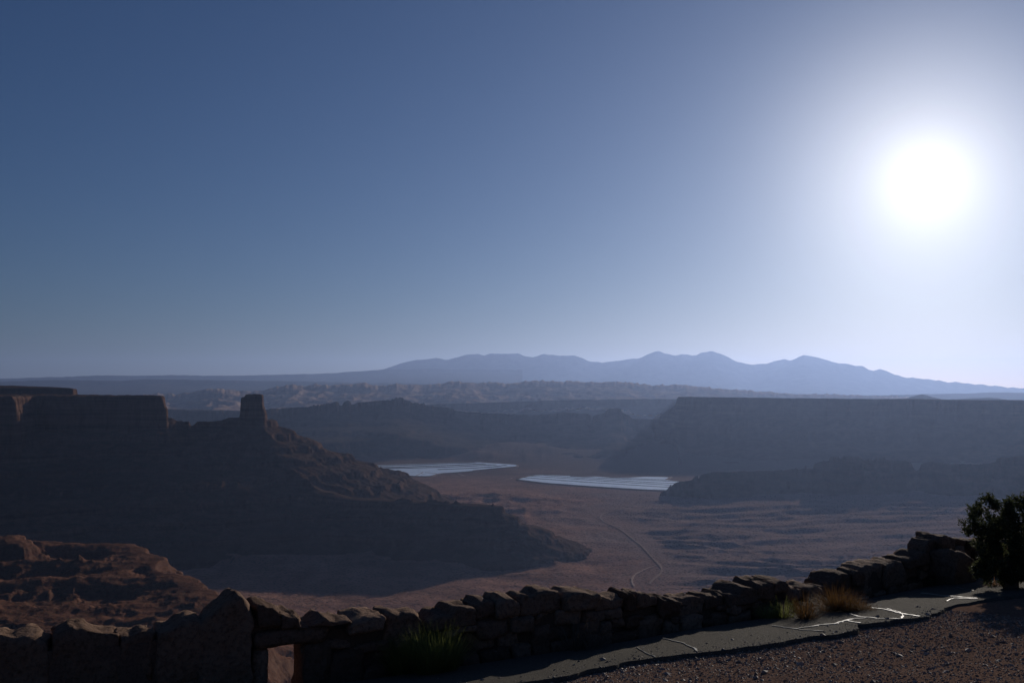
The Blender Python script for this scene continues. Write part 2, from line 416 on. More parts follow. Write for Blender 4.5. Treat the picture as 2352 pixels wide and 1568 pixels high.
# ---- ridges seen further off: crest line from the skyline, depth from the valley floor in front of it
def ridge(name, label, prof, Yc, mat, drop, back=.12, px0=None, px1=None, ncol=420, nrow=110, wob=.012, knob=400, rough=8, fr=3000, bk=2500, seed=0, led=(0, 0), jag=0, sim=False):
    prof = np.array(prof, float); Yf = (lambda p: np.interp(p, *zip(*Yc))) if not np.isscalar(Yc) else (lambda p: np.full(np.shape(p), float(Yc)))
    px0 = px0 if px0 is not None else prof[0, 0]; px1 = px1 if px1 is not None else prof[-1, 0]
    Ym = float(np.mean(Yf(np.linspace(px0, px1, 9))))
    Ymin = float(np.min(Yf(np.linspace(px0, px1, 30)))); Ymax = float(np.max(Yf(np.linspace(px0, px1, 30))))
    X, Y = window(px0, px1, ncol, Ymin-fr, (Ymax+bk)*1.12, nrow)
    px = X/Y*FPX*CP*1.0 + CXP
    yc = Yf(px)
    zc = zat(px, np.interp(px, prof[:, 0], prof[:, 1]), yc)
    zc = zc + fbm(px/7, px*0, 4, 60+seed, .65)*jag
    pg = np.linspace(px0-200, px1+200, 1600); pv = np.interp(pg, prof[:, 0], prof[:, 1])
    kw = int(60/(pg[1]-pg[0])) | 1
    ps = np.convolve(np.pad(pv, kw//2, mode='edge'), np.ones(kw)/kw, 'valid')
    zs = zat(px, np.interp(px, pg, ps), yc)
    L = Ym*.05
    d = yc - Y + (fbm(X/L, Y/L, 5, 100+seed)*wob*2 + fbm(X/(L*.2), Y/(L*.2), 3, 140+seed)*wob*.5)*Ym
    sm = np.clip((zs+560)/470, .12, 1.1) if sim else 1.0
    dr = np.interp(d/sm, *zip(*drop))*sm
    kf = np.exp(-(np.maximum(np.abs(d)-Ym*.006, 0)/knob)**2)
    Z = zs + (zc-zs)*kf - np.where(d > 0, dr, -back*d)
    Z = Z + (ridged(X/(L*.4), Y/(L*.4), 5, 180+seed))*rough*sstep(0, 300, np.abs(d))
    if led[0]: Z = ledges(Z, led[0], 3+fbm(X/L, Y/L, 3, 7)*led[0]*.2, led[1]*1.0)
    if sim: Z = np.where(zs < -330, -2000, Z)
    o = grid_mesh(name, X, Y, np.maximum(Z, -700), mat, Z > floor_h(X, Y)-25)
    return tag(o, label, kind='structure')

right_prof = [(1440, 1190), (1500, 1152), (1532, 1117), (1562, 1105), (1592, 1096), (1637, 1081), (1700, 1080), (1770, 1079), (1808, 1074), (1862, 1070),
              (1883, 1054), (1910, 1049), (2018, 1051), (2075, 1058), (2093, 1071), (2099, 1082), (2110, 1069), (2132, 1056), (2174, 1067), (2240, 1064),
              (2264, 1060), (2291, 1050), (2351, 1042), (2500, 1030), (2700, 1020)]
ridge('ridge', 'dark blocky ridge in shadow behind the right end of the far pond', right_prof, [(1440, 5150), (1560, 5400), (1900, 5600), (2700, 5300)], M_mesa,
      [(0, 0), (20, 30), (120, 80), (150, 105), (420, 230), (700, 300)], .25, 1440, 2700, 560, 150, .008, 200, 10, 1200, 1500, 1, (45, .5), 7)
big_prof = [(1385, 1090), (1400, 1060), (1420, 1015), (1440, 1002), (1490, 975), (1520, 956), (1545, 941), (1551, 925), (1557, 909), (1700, 912), (1850, 915), (2000, 918), (2100, 918), (2200, 921), (2352, 921), (2700, 925)]
ridge('plateau', 'long hazy flat-topped plateau below the sun on the right', big_prof, [(1385, 10800), (1480, 9900), (1600, 9000), (2000, 8400), (2700, 7500)], M_mesa,
      [(0, 0), (25, 130), (400, 280), (430, 330), (1000, 450), (1900, 530)], .02, 1385, 2700, 420, 150, .012, 5000, 10, 2500, 3500, 2, (80, .4), 0, True)
mid_prof = [(560, 960), (613, 940), (674, 936), (741, 928), (765, 927), (775, 920), (782, 928), (789, 927), (797, 920), (804, 921), (809, 928), (873, 918), (898, 917), (910, 914), (920, 912.5), (932, 917), (942, 917), (946, 925),
            (993, 929), (1035, 939), (1082, 946), (1133, 950), (1181, 953), (1240, 954), (1292, 947), (1343, 950), (1361, 956), (1382, 952), (1392, 941), (1402, 938), (1421, 938), (1436, 952), (1457, 961), (1500, 964), (1540, 968), (1600, 985)]
ridge('ridge', 'hazy blue broken ridge with small knobs behind the evaporation ponds', mid_prof, [(560, 9500), (920, 10500), (1300, 10200), (1600, 10000)], M_far,
      [(0, 0), (60, 60), (500, 170), (1100, 235), (2000, 290), (2300, 420), (2500, 700)], .1, 560, 1600, 520, 170, .01, 300, 11, 3500, 2500, 3, (60, .35), 14)
tab_prof = [(880, 935), (1000, 929), (1082, 926), (1244, 920), (1472, 916), (1580, 917), (1700, 920)]
ridge('plateau', 'smooth hazy tableland seen through the gap left of the big plateau', tab_prof, 13500, M_far,
      [(0, 0), (40, 90), (700, 250), (1500, 400)], .02, 880, 1700, 260, 80, .01, 5000, 12, 2500, 3000, 4)
notch_prof = [(330, 944), (390, 941), (450, 943), (540, 944), (640, 950)]
ridge('escarpment', 'pale blue cliff band seen between the mesa and the butte tower', notch_prof, 11500, M_far,
      [(0, 0), (30, 110), (600, 250), (1500, 400)], .02, 330, 640, 160, 70, .01, 5000, 12, 2200, 2200, 5)
sl_prof = [(330, 906), (378, 908), (420, 907), (463, 900), (477, 896), (491, 894), (530, 898), (570, 902), (610, 899), (635, 890), (669, 887), (700, 889), (730, 885), (764, 889), (797, 884.5), (842, 883), (870, 889), (893, 884), (915, 882), (965, 886),
           (1010, 882), (1044, 879), (1060, 880), (1072, 879), (1105, 883), (1160, 882), (1200, 879), (1220, 875), (1262, 878), (1352, 877), (1412, 878), (1502, 885), (1562, 885), (1652, 893), (1739, 902), (1900, 908), (2100, 914)]
ridge('slickrock_hills', 'sunlit pale slickrock domes and fins in the far haze behind the butte', sl_prof, [(330, 17500), (900, 18500), (2100, 21000)], M_slick,
      [(0, 0), (300, 60), (1500, 190), (3500, 330), (5000, 420)], .03, 330, 2100, 760, 170, .015, 500, 60, 4500, 4000, 6, (0, 0), 28)
far_prof = [(-250, 872), (0, 869.5), (120, 866), (226, 862), (310, 862.5), (395, 861), (465, 863), (560, 862), (657, 860), (758, 857), (830, 852), (890, 848), (1000, 846), (1200, 850)]
ridge('plateau', 'palest far plateau lining the horizon on the left', far_prof, 40000, M_far,
      [(0, 0), (200, 150), (3000, 350), (9000, 700)], .01, -250, 1200, 260, 60, .01, 4000, 30, 9000, 5000, 7)
far2 = [(-250, 880), (0, 877), (120, 873), (280, 874), (340, 871), (500, 873), (700, 876), (900, 880), (1100, 884)]
ridge('plateau', 'lower blue plateau in front of the palest left horizon', far2, 29000, M_far,
      [(0, 0), (150, 120), (2500, 300), (6000, 500)], .01, -250, 1100, 240, 60, .01, 4000, 25, 6000, 4000, 8)
hill_prof = [(1900, 925), (1976, 917.5), (2003, 916), (2020, 918), (2071, 917.5), (2090, 911), (2105, 907), (2117, 904.5), (2128, 907), (2138, 911), (2165, 917), (2200, 916), (2231, 914), (2270, 912.5), (2290, 914), (2300, 917), (2400, 919), (2600, 920)]
ridge('hill', 'small hazy cone-shaped hill and low rises beyond the right plateau', hill_prof, 15000, M_far,
      [(0, 0), (400, 70), (1200, 200), (2500, 330)], .06, 1900, 2600, 260, 70, .006, 400, 8, 3000, 3000, 9)
rf_prof = [(1700, 915), (1900, 910), (2100, 906), (2298, 901), (2352, 902), (2600, 904)]
ridge('foothills', 'faint pale foothills beneath the right flank of the mountains', rf_prof, 27000, M_far,
      [(0, 0), (2000, 200), (6000, 500)], .02, 1700, 2600, 160, 50, .01, 4000, 20, 6000, 4000, 10)
lasal = [(760, 862), (830, 853), (880, 847), (905, 838), (940, 828), (980, 823), (1000, 821), (1030, 825), (1050, 820), (1070, 814), (1100, 811), (1115, 815), (1130, 809), (1160, 811), (1190, 810), (1205, 816), (1225, 818), (1250, 812),
         (1275, 815), (1300, 817), (1320, 815), (1360, 829), (1385, 832), (1440, 825), (1470, 821), (1490, 810), (1505, 805), (1515, 806), (1525, 811), (1550, 815), (1565, 812), (1590, 815), (1615, 808), (1635, 804), (1655, 811), (1690, 828),
         (1730, 837), (1770, 831), (1800, 823), (1815, 826), (1845, 815), (1870, 818), (1910, 830), (1950, 836), (1980, 840), (2005, 850), (2020, 847), (2045, 855), (2070, 864), (2150, 872), (2250, 882), (2352, 891), (2700, 905)]
ridge('mountain_range', 'broad pale blue mountain range with several rounded peaks on the horizon', lasal, 46000, M_mount,
      [(0, 0), (1500, 500), (4000, 1100), (9000, 1700), (14000, 2100)], .5, 760, 2700, 560, 110, .004, 900, 60, 14000, 5000, 11)

# ---- haze: the air of the whole valley
HZ = [(-52000, 52000), (-9000, 62000), (-760, 1860)]
hv = [(x, y, z) for z in HZ[2] for y in HZ[1] for x in HZ[0]]
m, nt, b = new_mat('haze_air'); nt.nodes.remove(b)
pv = N(nt, 'ShaderNodeVolumePrincipled')
pv.inputs['Color'].default_value = (.38, .52, .90, 1); pv.inputs['Density'].default_value = 1.65e-5; pv.inputs['Anisotropy'].default_value = .55
nt.links.new(pv.outputs[0], nt.nodes['Material Output'].inputs['Volume'])
hz = mesh_np('haze', hv, [(0, 2, 3, 1), (4, 5, 7, 6), (0, 1, 5, 4), (2, 6, 7, 3), (0, 4, 6, 2), (1, 3, 7, 5)], m, smooth=False)
tag(hz, 'thin blue haze filling the valley air', kind='stuff')


# ------------------------------------------------------------------ evaporation ponds and dirt track on the valley floor
PZ = -560.0
def poly_obj(name, P, z, mat, parent=None):
    P = np.asarray(P)[:, :2]
    me = bpy.data.meshes.new(name)
    me.from_pydata([(float(a), float(b_), z) for a, b_ in P], [], [list(range(len(P)))]); me.update()
    if me.polygons[0].normal.z < 0: me.flip_normals()
    me.materials.append(mat)
    o = bpy.data.objects.new(name, me); col.objects.link(o); o.parent = parent
    return o
def resample(P, step):
    P = np.asarray(P, float); seg = np.hypot(*np.diff(P[:, :2], axis=0).T); L = np.concatenate([[0], np.cumsum(seg)])
    n = max(2, int(L[-1]/step)+1); t = np.linspace(0, L[-1], n)
    return np.stack([np.interp(t, L, P[:, i]) for i in range(P.shape[1])], -1)
def band(name, P, width, zf, height, mat, parent=None, step=40, wvar=.25, seed=0, skirt=None):
    """a low earth bank (trapezoid section) along a polyline"""
    P = resample(np.asarray(P)[:, :2], step); T = np.gradient(P, axis=0); T /= np.linalg.norm(T, axis=1)[:, None]+1e-9
    Nn = np.stack([-T[:, 1], T[:, 0]], -1); n = len(P); V = []; F = []
    w = width*(1+wvar*vnoise(np.arange(n)*.7, np.zeros(n), seed))
    for k, (off, up) in enumerate(((-.5, -.3 if skirt is None else -skirt/height), (-.3, 1), (.3, 1), (.5, -.3 if skirt is None else -skirt/height))):
        q = P + Nn*(off*w)[:, None]
        V.append(np.concatenate([q, (zf(q[:, 0], q[:, 1]) + up*height)[:, None]], 1))
    V = np.concatenate(V)
    for i in range(n-1):
        for k in range(3): F.append((k*n+i, k*n+i+1, (k+1)*n+i+1, (k+1)*n+i))
    return mesh_np(name, V, F, mat, parent, smooth=False)
flatz = lambda x, y: np.full(np.shape(x), PZ)
M_liner = plain_mat('dark_dike', (.035, .03, .03), (.05, .045, .04), .03, bs=0, spec=0.)
c6 = lambda pts: crop(pts, 550, 900, 3.36)
def ground_pts(pp, z=PZ): return on_z(pp[:, 0], pp[:, 1], z)
def grow(P, d):
    c = P.mean(0); v = P-c; return P + v/np.linalg.norm(v[:, :2], axis=1)[:, None]*d
def make_pond(label, outline, dikes, pale):
    P = resample(np.vstack([outline, outline[:1]]), 60)[:-1]
    o = poly_obj('evaporation_pond', P, PZ, M_water); tag(o, label, kind='structure')
    band('shore', np.vstack([P, P[:2]]), 22, flatz, 1.2, M_dike, o, skirt=5)
    for i, (d, w) in enumerate(dikes): band('dike', d, w, flatz, 1.6, M_liner, o, seed=i, skirt=3)
    for d, w in pale: band('dike', d, w, flatz, 1.5, M_dike, o, skirt=3)
out1 = np.vstack([c6([(760, 800), (990, 797), (1500, 781), (2060, 764), (2225, 775)]), c7([(100, 718), (285, 728), (358, 734), (352, 748), (280, 752), (150, 764), (0, 779)]),
                  c6([(2100, 832), (1890, 849), (1760, 857), (1690, 880), (1570, 881), (1475, 872), (1440, 855), (1330, 843), (1200, 842), (1075, 852), (760, 850)])])
make_pond('long pale blue evaporation pond with curved dark dikes beside the mesa toe', ground_pts(out1),
          [(ground_pts(c6(d)), w) for d, w in (
              ([(760, 808), (1000, 801), (1300, 795), (1700, 781), (2050, 769)], 62), ([(760, 822), (1010, 814), (1400, 807), (1900, 789), (2130, 778)], 62),
              ([(1180, 820), (1500, 814), (1900, 802), (2215, 786)], 66), ([(1740, 826), (2000, 816), (2200, 803), (2300, 790)], 45))],
          [(ground_pts(c6([(1560, 878), (1595, 862), (1622, 848)])), 9), (ground_pts(c6([(1640, 850), (1730, 858), (1760, 870)])), 9)])
out2 = c7([(350, 846), (420, 826), (500, 812), (600, 812), (760, 818), (850, 826), (960, 822), (1060, 830), (1200, 832), (1300, 824), (1500, 826), (1528, 830), (1492, 850), (1570, 856), (1640, 862),
           (1640, 905), (1600, 930), (1480, 929), (1300, 922), (1100, 910), (900, 897), (560, 872)])
make_pond('pale blue evaporation pond striped with thin dikes in the middle of the valley', ground_pts(out2),
          [(ground_pts(c7(d)), w) for d, w in (
              ([(400, 832), (600, 846), (900, 868), (1250, 890), (1600, 912)], 7), ([(450, 820), (700, 836), (1000, 858), (1300, 876), (1620, 896)], 7),
              ([(560, 815), (900, 840), (1250, 862), (1620, 880)], 8), ([(760, 822), (1000, 836), (1250, 848), (1600, 862)], 10), ([(1060, 832), (1250, 840), (1500, 850)], 9))],
          [(ground_pts(c7([(1488, 850), (1531, 828)])), 26)])
# service spurs of pale dirt by the ponds
def hit(px, py):
    a, e = ray(px, py); K = np.geomspace(1700, 12000, 1400)[:, None]
    below = e[None]*K <= terrain_h(a[None]*K, K + 0*a[None])
    best = K[:, 0][np.argmax(below, 0)]; best = np.where(below.any(0), best, 6000.)
    return np.stack([a*best, best], -1)
road_z = lambda x, y: terrain_h(x, y) + 2.2
def road(pp, label, w):
    p = resample(pp, 5); q = hit(p[:, 0], p[:, 1])
    q[:, 0] = np.convolve(np.pad(q[:, 0], 4, mode='edge'), np.ones(9)/9, 'valid'); q[:, 1] = np.convolve(np.pad(q[:, 1], 4, mode='edge'), np.ones(9)/9, 'valid')
    o = band('dirt_road', q, w, road_z, .35, M_road, None, 8, .6); tag(o, label, kind='structure')
road(main, 'pale dirt road winding down the middle of the valley floor', 8)
road(fork, 'short dirt road branching left from the winding road', 7)
road(c6([(1890, 850), (1920, 872), (1940, 888), (1985, 880)]), 'pale dirt access road below the curved pond', 14)
road(c7([(250, 845), (290, 842), (350, 848), (330, 835), (290, 838)]), 'pale dirt turning loop between the two ponds', 14)

# ------------------------------------------------------------------ viewpoint ground, path, gravel
def uv(x, y): return WX*x + WY*y, NX*x + NY*y
def xy(u, v): return WX*u + NX*v, WY*u + NY*v
def ground_z(x, y):
    u, v = uv(x, y); q = v - wv(u)
    z = -EYE - SLOPE*np.minimum(v, wv(u)+.5)
    z = z - np.interp(q, [-50, .5, 4, 9, 16], [0, 0, 1.1, 4.0, 9.0])
    return z + fbm(x/1.7, y/1.7, 4, 201)*.035
u1 = np.linspace(-16, 18, 300); v1 = np.concatenate([np.linspace(-8, 5, 40, endpoint=False), np.linspace(5, 14, 130, endpoint=False), np.linspace(14, 24, 50)])
U, Vv = np.meshgrid(u1, v1); X, Y = xy(U, Vv)
tag(grid_mesh('ground', X, Y, ground_z(X, Y), M_dirt), 'dark reddish soil of the overlook beside the stone wall', kind='structure')
def gp(px, py):
    """photograph point -> point on the sloping overlook ground"""
    a, e = ray(px, py); n = NX*a + NY
    t = -EYE/(e + SLOPE*n)
    return np.stack([a*t, t], -1)
c5 = lambda pts: crop(pts, 1800, 1180, 3.22)
edge_px = np.vstack([c4([(600, 1328), (1000, 1240), (1300, 1180), (1800, 1108)]), c5([(0, 1335), (300, 1290), (560, 1230), (760, 1215), (940, 1180), (960, 1142), (1200, 1120), (1450, 1080), (1620, 1040), (1690, 992), (1900, 950), (2050, 925)])])
E = gp(edge_px[:, 0], edge_px[:, 1]); Eu, Ev = uv(E[:, 0], E[:, 1])
uu = np.linspace(-9, 15, 900)
vlow = np.interp(uu, np.concatenate([[-9], Eu, [15]]), np.concatenate([[Ev[0]-.3], Ev, [Ev[-1]+.3]])) + fbm(uu*2.1, uu*0, 4, 210)*.10 + fbm(uu*9, uu*0+3, 2, 214)*.025
VHI = (wv(uu) - .25)[None]
tt = np.linspace(0, 1, 26)[:, None]**1.3
Vp = vlow[None]*(1-tt) + VHI*tt; Up = np.repeat(uu[None], 26, 0)
X, Y = xy(Up, Vp); Zp = -EYE - SLOPE*Vp + .055 + fbm(X/1.2, Y/1.2, 3, 215)*.012
Xe, Ye = xy(uu, vlow-.02+fbm(uu*14, uu*0+8, 2, 219)*.02)
X = np.vstack([Xe[None], X]); Y = np.vstack([Ye[None], Y]); Zp = np.vstack([(ground_z(Xe, Ye)-.05)[None], Zp])
path = tag(grid_mesh('path', X, Y, Zp, M_asphalt), 'worn grey asphalt path with a crumbled edge beside the stone wall', kind='structure')
path_z = lambda x, y: -EYE - SLOPE*uv(x, y)[1] + .058 + fbm(x/1.2, y/1.2, 3, 215)*.012
cracks = [(c5([(470, 1175), (540, 1162), (620, 1150), (700, 1141), (780, 1135), (820, 1120), (860, 1105), (930, 1096), (1010, 1090)]), .07),
          (c5([(860, 1112), (910, 1122), (970, 1134)]), .06), (c5([(480, 1184), (580, 1187), (680, 1190)]), .03), (c5([(270, 1150), (370, 1163), (470, 1175)]), .025),
          (c5([(880, 1055), (950, 1075), (1040, 1086), (1120, 1097), (1210, 1097), (1290, 1101), (1305, 1080)]), .05), (c5([(1050, 1005), (1130, 1016), (1200, 1030), (1320, 1058), (1440, 1078)]), .045),
          (c5([(1450, 890), (1570, 903), (1690, 915), (1790, 925), (1880, 930)]), .04), (c5([(1640, 955), (1680, 940), (1720, 930), (1810, 934), (1890, 935)]), .05),
          (c5([(1730, 840), (1800, 855), (1860, 865)]), .035), (c4([(1510, 975), (1600, 998), (1700, 1020), (1760, 1055), (1820, 1095)]), .035),
          (c5([(1180, 1015), (1280, 1045), (1310, 1080)]), .02), (c4([(1290, 1060), (1370, 1120), (1450, 1150)]), .015)]
for i, (pp, w) in enumerate(cracks):
    g_ = gp(pp[:, 0], pp[:, 1])
    rs = resample(g_, .05); rs = rs + np.stack([fbm(rs[:, 0]*6, rs[:, 1]*6, 3, 300+i), fbm(rs[:, 0]*6+9, rs[:, 1]*6, 3, 330+i)], -1)*.03
    band('crack_filler', rs, w*.75, path_z, .006, M_seal, path, .05, .6, i)

# gravel: small stones strewn over the slope below the path
def rock_templates(n, sub=False):
    out = []
    for k in range(n):
        v = np.array([(1, 0, 0), (-1, 0, 0), (0, 1, 0), (0, -1, 0), (0, 0, 1), (0, 0, -1)], float)
        v += rng.uniform(-.35, .35, v.shape); v *= rng.uniform(.6, 1.2, 3); v[:, 2] *= .7
        out.append(v)
    return out, np.array([(0, 2, 4), (2, 1, 4), (1, 3, 4), (3, 0, 4), (2, 0, 5), (1, 2, 5), (3, 1, 5), (0, 3, 5)])
tmpl, TF = rock_templates(10)
ng = 110000
gu = rng.uniform(-3.5, 11, ng); gl_ = np.interp(gu, uu, vlow); gv = gl_ - .01 - rng.uniform(0, 1, ng)**1.25*4.2; spill = rng.uniform(0, 1, ng) < .018; gv = np.where(spill, gl_ + rng.exponential(.22, ng), gv)
gx, gy = xy(gu, gv); gs = rng.lognormal(-5.35, .6, ng); gs = np.clip(gs, .003, .04)
gz = np.where(spill, path_z(gx, gy)-.003, ground_z(gx, gy)) + gs*.15
VV = np.zeros((ng, 6, 3)); ti = rng.integers(0, 10, ng); T_ = np.array(tmpl)[ti]
ra = rng.uniform(0, 6.28, ng); cs, sn = np.cos(ra)[:, None], np.sin(ra)[:, None]
VV[:, :, 0] = (T_[:, :, 0]*cs - T_[:, :, 1]*sn)*gs[:, None] + gx[:, None]
VV[:, :, 1] = (T_[:, :, 0]*sn + T_[:, :, 1]*cs)*gs[:, None] + gy[:, None]
VV[:, :, 2] = T_[:, :, 2]*gs[:, None] + gz[:, None]
FF = (TF[None] + (np.arange(ng)*6)[:, None, None]).reshape(-1, 3)
gm, gnt, gb = new_mat('gravel_stones'); gg = N(gnt, 'ShaderNodeNewGeometry')
cr = mixc(gnt, gg.outputs['Random Per Island'], (.17, .115, .092), (.42, .31, .255)); gnt.links.new(cr, gb.inputs['Base Color']); gb.inputs['Roughness'].default_value = .7; gb.inputs['Specular IOR Level'].default_value = .12
tag(mesh_np('gravel', VV.reshape(-1, 3), FF, gm, smooth=False), 'loose reddish brown gravel on the slope below the path', kind='stuff')

# ------------------------------------------------------------------ stone wall
sil = [(-330, 1445), (-200, 1440), (-90, 1452), (0, 1447), (94, 1448), (95, 1467), (115, 1467), (118, 1450), (134, 1438), (151, 1430), (196, 1431), (221, 1442), (246, 1450), (270, 1452), (305, 1448), (336, 1438), (392, 1427), (437, 1409), (459, 1409), (463, 1412),
       (476, 1394), (500, 1375), (526, 1358), (540, 1352), (551, 1352), (560, 1358), (570, 1371), (578, 1388), (580, 1386), (590, 1381), (600, 1381), (635, 1396), (638, 1400), (641, 1394), (677, 1401), (684, 1424), (699, 1424), (713, 1418), (732, 1408), (736, 1401), (770, 1405), (795, 1409), (799, 1417),
       (820, 1408), (845, 1402), (890, 1398), (954, 1396), (966, 1404), (971, 1410), (1000, 1400), (1021, 1396), (1026, 1389), (1028, 1381), (1055, 1379), (1080, 1378), (1090, 1374), (1103, 1368), (1120, 1370), (1131, 1373), (1138, 1364), (1150, 1359), (1172, 1357), (1181, 1364), (1184, 1366), (1196, 1362), (1212, 1359), (1224, 1357),
       (1230, 1356), (1238, 1350), (1260, 1349), (1282, 1351), (1289, 1362), (1291, 1363), (1296, 1354), (1304, 1349), (1337, 1350), (1389, 1359), (1395, 1360), (1425, 1359), (1429, 1359), (1431, 1350), (1438, 1349), (1449, 1354), (1452, 1357), (1456, 1352), (1475, 1354), (1493, 1359), (1514, 1366),
       (1545, 1364), (1581, 1362), (1600, 1361), (1612, 1365), (1615, 1364), (1623, 1358), (1655, 1358), (1660, 1354), (1677, 1348), (1683, 1340), (1698, 1333), (1712, 1335), (1722, 1342), (1724, 1342), (1731, 1327), (1745, 1324), (1760, 1322), (1775, 1319), (1790, 1320), (1804, 1324),
       (1810, 1338), (1812, 1338), (1825, 1336), (1838, 1343), (1840, 1342), (1851, 1332), (1862, 1333), (1874, 1338), (1886, 1335), (1898, 1335), (1904, 1325), (1924, 1311), (1940, 1308), (1953, 1307), (1956, 1296), (1964, 1295), (1970, 1299), (1973, 1305), (1979, 1291), (1995, 1287), (2015, 1284), (2022, 1286), (2040, 1281), (2067, 1277),
       (2080, 1272), (2090, 1269), (2094, 1261), (2103, 1257), (2111, 1256), (2118, 1260), (2121, 1243), (2129, 1232), (2143, 1231), (2147, 1220), (2160, 1219), (2172, 1223), (2178, 1227), (2182, 1226), (2190, 1227), (2201, 1229), (2220, 1231), (2233, 1234), (2300, 1232), (2400, 1238), (2600, 1245)]
sil = np.array(sil, float)
def wall_uz(px, py, dv=0.0):
    a, e = ray(px, py); t = (10.6+dv)/(NX*a + NY)
    for _ in range(25): t = .5*t + .5*(wv((WX*a + WY)*t)+dv)/(NX*a + NY)
    return (WX*a + WY)*t, e*t
SU, SZ = wall_uz(sil[:, 0], sil[:, 1], .1)[0], wall_uz(sil[:, 0], sil[:, 1], .3)[1]
def top_z(u): return np.interp(u, SU, SZ) + fbm(np.asarray(u)*9, np.asarray(u)*0, 3, 250)*.028
# stone boundaries at the dips of the skyline, with extra joints in long stretches
dips = [SU[0]]
for i in range(1, len(SU)-1):
    if SZ[i] <= SZ[i-1] and SZ[i] <= SZ[i+1] and SU[i]-dips[-1] > .12: dips.append(SU[i])
dips.append(SU[-1])
caps = []
for a_, b_ in zip(dips[:-1], dips[1:]):
    n = max(1, int(round((b_-a_)/.48)))
    cut = [a_ + (b_-a_)*(k + (rng.uniform(-.18, .18) if 0 < k < n else 0))/n for k in range(n+1)]
    caps += list(zip(cut[:-1], cut[1:]))
def low_z(u0, u1): return float(np.min(top_z(np.linspace(u0, u1, 9))))
wall = empty('stone_wall', (*[float(c) for c in xy(6.0, wv(6.0)+.25)], gw(6.0)))
tag(wall, 'low dark wall of stacked red sandstone with a small drain opening along the overlook', 'stone wall')
wloc = np.array(wall.location)
def cube_surface(nu, nv, nz):
    pts = {}; faces = []
    def vid(i, j, k):
        return pts.setdefault((i, j, k), len(pts))
    for (n1_, n2_, fn) in ((nu, nz, lambda a, b, s: (a, s*nv, b)), (nv, nz, lambda a, b, s: (s*nu, a, b)), (nu, nv, lambda a, b, s: (a, b, s*nz))):
        for s in (0, 1):
            for a in range(n1_):
                for b in range(n2_):
                    f = [vid(*fn(a, b, s)), vid(*fn(a+1, b, s)), vid(*fn(a+1, b+1, s)), vid(*fn(a, b+1, s))]
                    faces.append(f)
    P = np.array([p for p in pts], float)/np.array([nu, nv, nz])*2-1
    c = P.shape[0]
    F = np.array(faces)
    # outward winding
    ctr = P[F].mean(1); nn = np.cross(P[F[:, 1]]-P[F[:, 0]], P[F[:, 3]]-P[F[:, 0]])
    flip = (nn*ctr).sum(1) < 0; F[flip] = F[flip][:, ::-1]
    return P, F
CUBES = {}
stone_n = 0
def stone(u0, u1, bot, top, v0, v1, rough=.02, parent=wall, name='stone', power=9, mat=None, lean=0.0, res=(8, 5, 5), loc=None, tilt=0.0):
    """one block: bot/top are heights along u (numbers or functions)"""
    global stone_n
    stone_n += 1
    if res not in CUBES: CUBES[res] = cube_surface(*res)
    P, F = CUBES[res]
    q = P/((np.abs(P)**power).sum(1)**(1/power))[:, None]
    u = u0 + (q[:, 0]+1)/2*(u1-u0)
    zb = bot(u) if callable(bot) else np.full(len(u), bot); zt = top(u) if callable(top) else np.full(len(u), top)
    z = zb + (q[:, 2]+1)/2*(zt-zb)
    v = v0 + (q[:, 1]+1)/2*(v1-v0) + lean*(z-zb.mean())
    p = np.stack([u, v, z], -1); s = stone_n*7
    p[:, 2] += (p[:, 0]-(u0+u1)/2)*tilt
    d = np.stack([noise3(p*5+s*1.7, s), noise3(p*5+s+40, s+1), noise3(p*5-s, s+2)], -1)*rough
    d += (np.round(np.stack([noise3(p*8+s*1.3, s+6), noise3(p*8+s+70, s+7), noise3(p*8-s*2, s+8)], -1)*2.5)/2.5)*rough*1.1
    d += np.stack([noise3(p*14+s, s+3), noise3(p*14-s, s+4), noise3(p*14+s*2, s+5)], -1)*rough*.45
    d[:, 2] *= .55
    p = p + d
    x, y = xy(p[:, 0], p[:, 1] + wv(p[:, 0]))
    L0 = wloc if loc is None else np.array(loc)
    return mesh_np(name, np.stack([x, y, p[:, 2]], -1) - L0, F, mat or M_stone, parent, smooth=True)
# the tall pointed slab and the drain opening
SLAB_U = [float(wall_uz(np.array([p_]), np.array([1450.]))[0][0]) for p_ in (462, 579)]
HOLE_U = [float(wall_uz(np.array([p_]), np.array([1500.]))[0][0]) for p_ in (655-36, 697)]
HOLE_Z = float(wall_uz(np.array([660.]), np.array([1483.]))[1][0])
LINT_U = (SLAB_U[1]+.02, HOLE_U[1]+.28)
slab_l = lambda u: top_z(np.clip(u, SLAB_U[0], SLAB_U[1]))
capmap = []
for a_, b_ in caps:
    mid = (a_+b_)/2
    if SLAB_U[0]-.05 < mid < SLAB_U[1]+.02: continue
    th = rng.uniform(.13, .24) if mid > 1.75 else rng.uniform(.4, .75)
    lo = low_z(a_, b_)
    if 1975 < CXP + FPX*(lambda q_: q_[0]/q_[1])(xy(mid, wv(mid))) < 2095: th = .5
    bz = max(gw(mid)+.02, lo - th*.75)
    if LINT_U[0] < mid < LINT_U[1]: bz = max(bz, HOLE_Z+.17)
    capmap.append((a_, b_, bz))
    v0 = rng.uniform(-.09, .08); v1 = .48 + rng.uniform(-.08, .1)
    stone(a_+.004, b_-.004, bz, (lambda u, a=a_, b=b_: top_z(np.clip(u, a+.004, b-.004))), v0, v1, .026, power=18, res=(16, 6, 6))
stone(SLAB_U[0]-.03, SLAB_U[1]+.01, gw(1.8)-.12, slab_l, -.06, .42, .03, power=16, lean=.03, res=(14, 6, 12))
stone(LINT_U[0], LINT_U[1], HOLE_Z, HOLE_Z+.165, -.03, .47, .015, res=(9, 4, 3))
def under(u):
    for a_, b_, z_ in capmap:
        if a_ <= u <= b_: return z_
    return gw(u)+.3
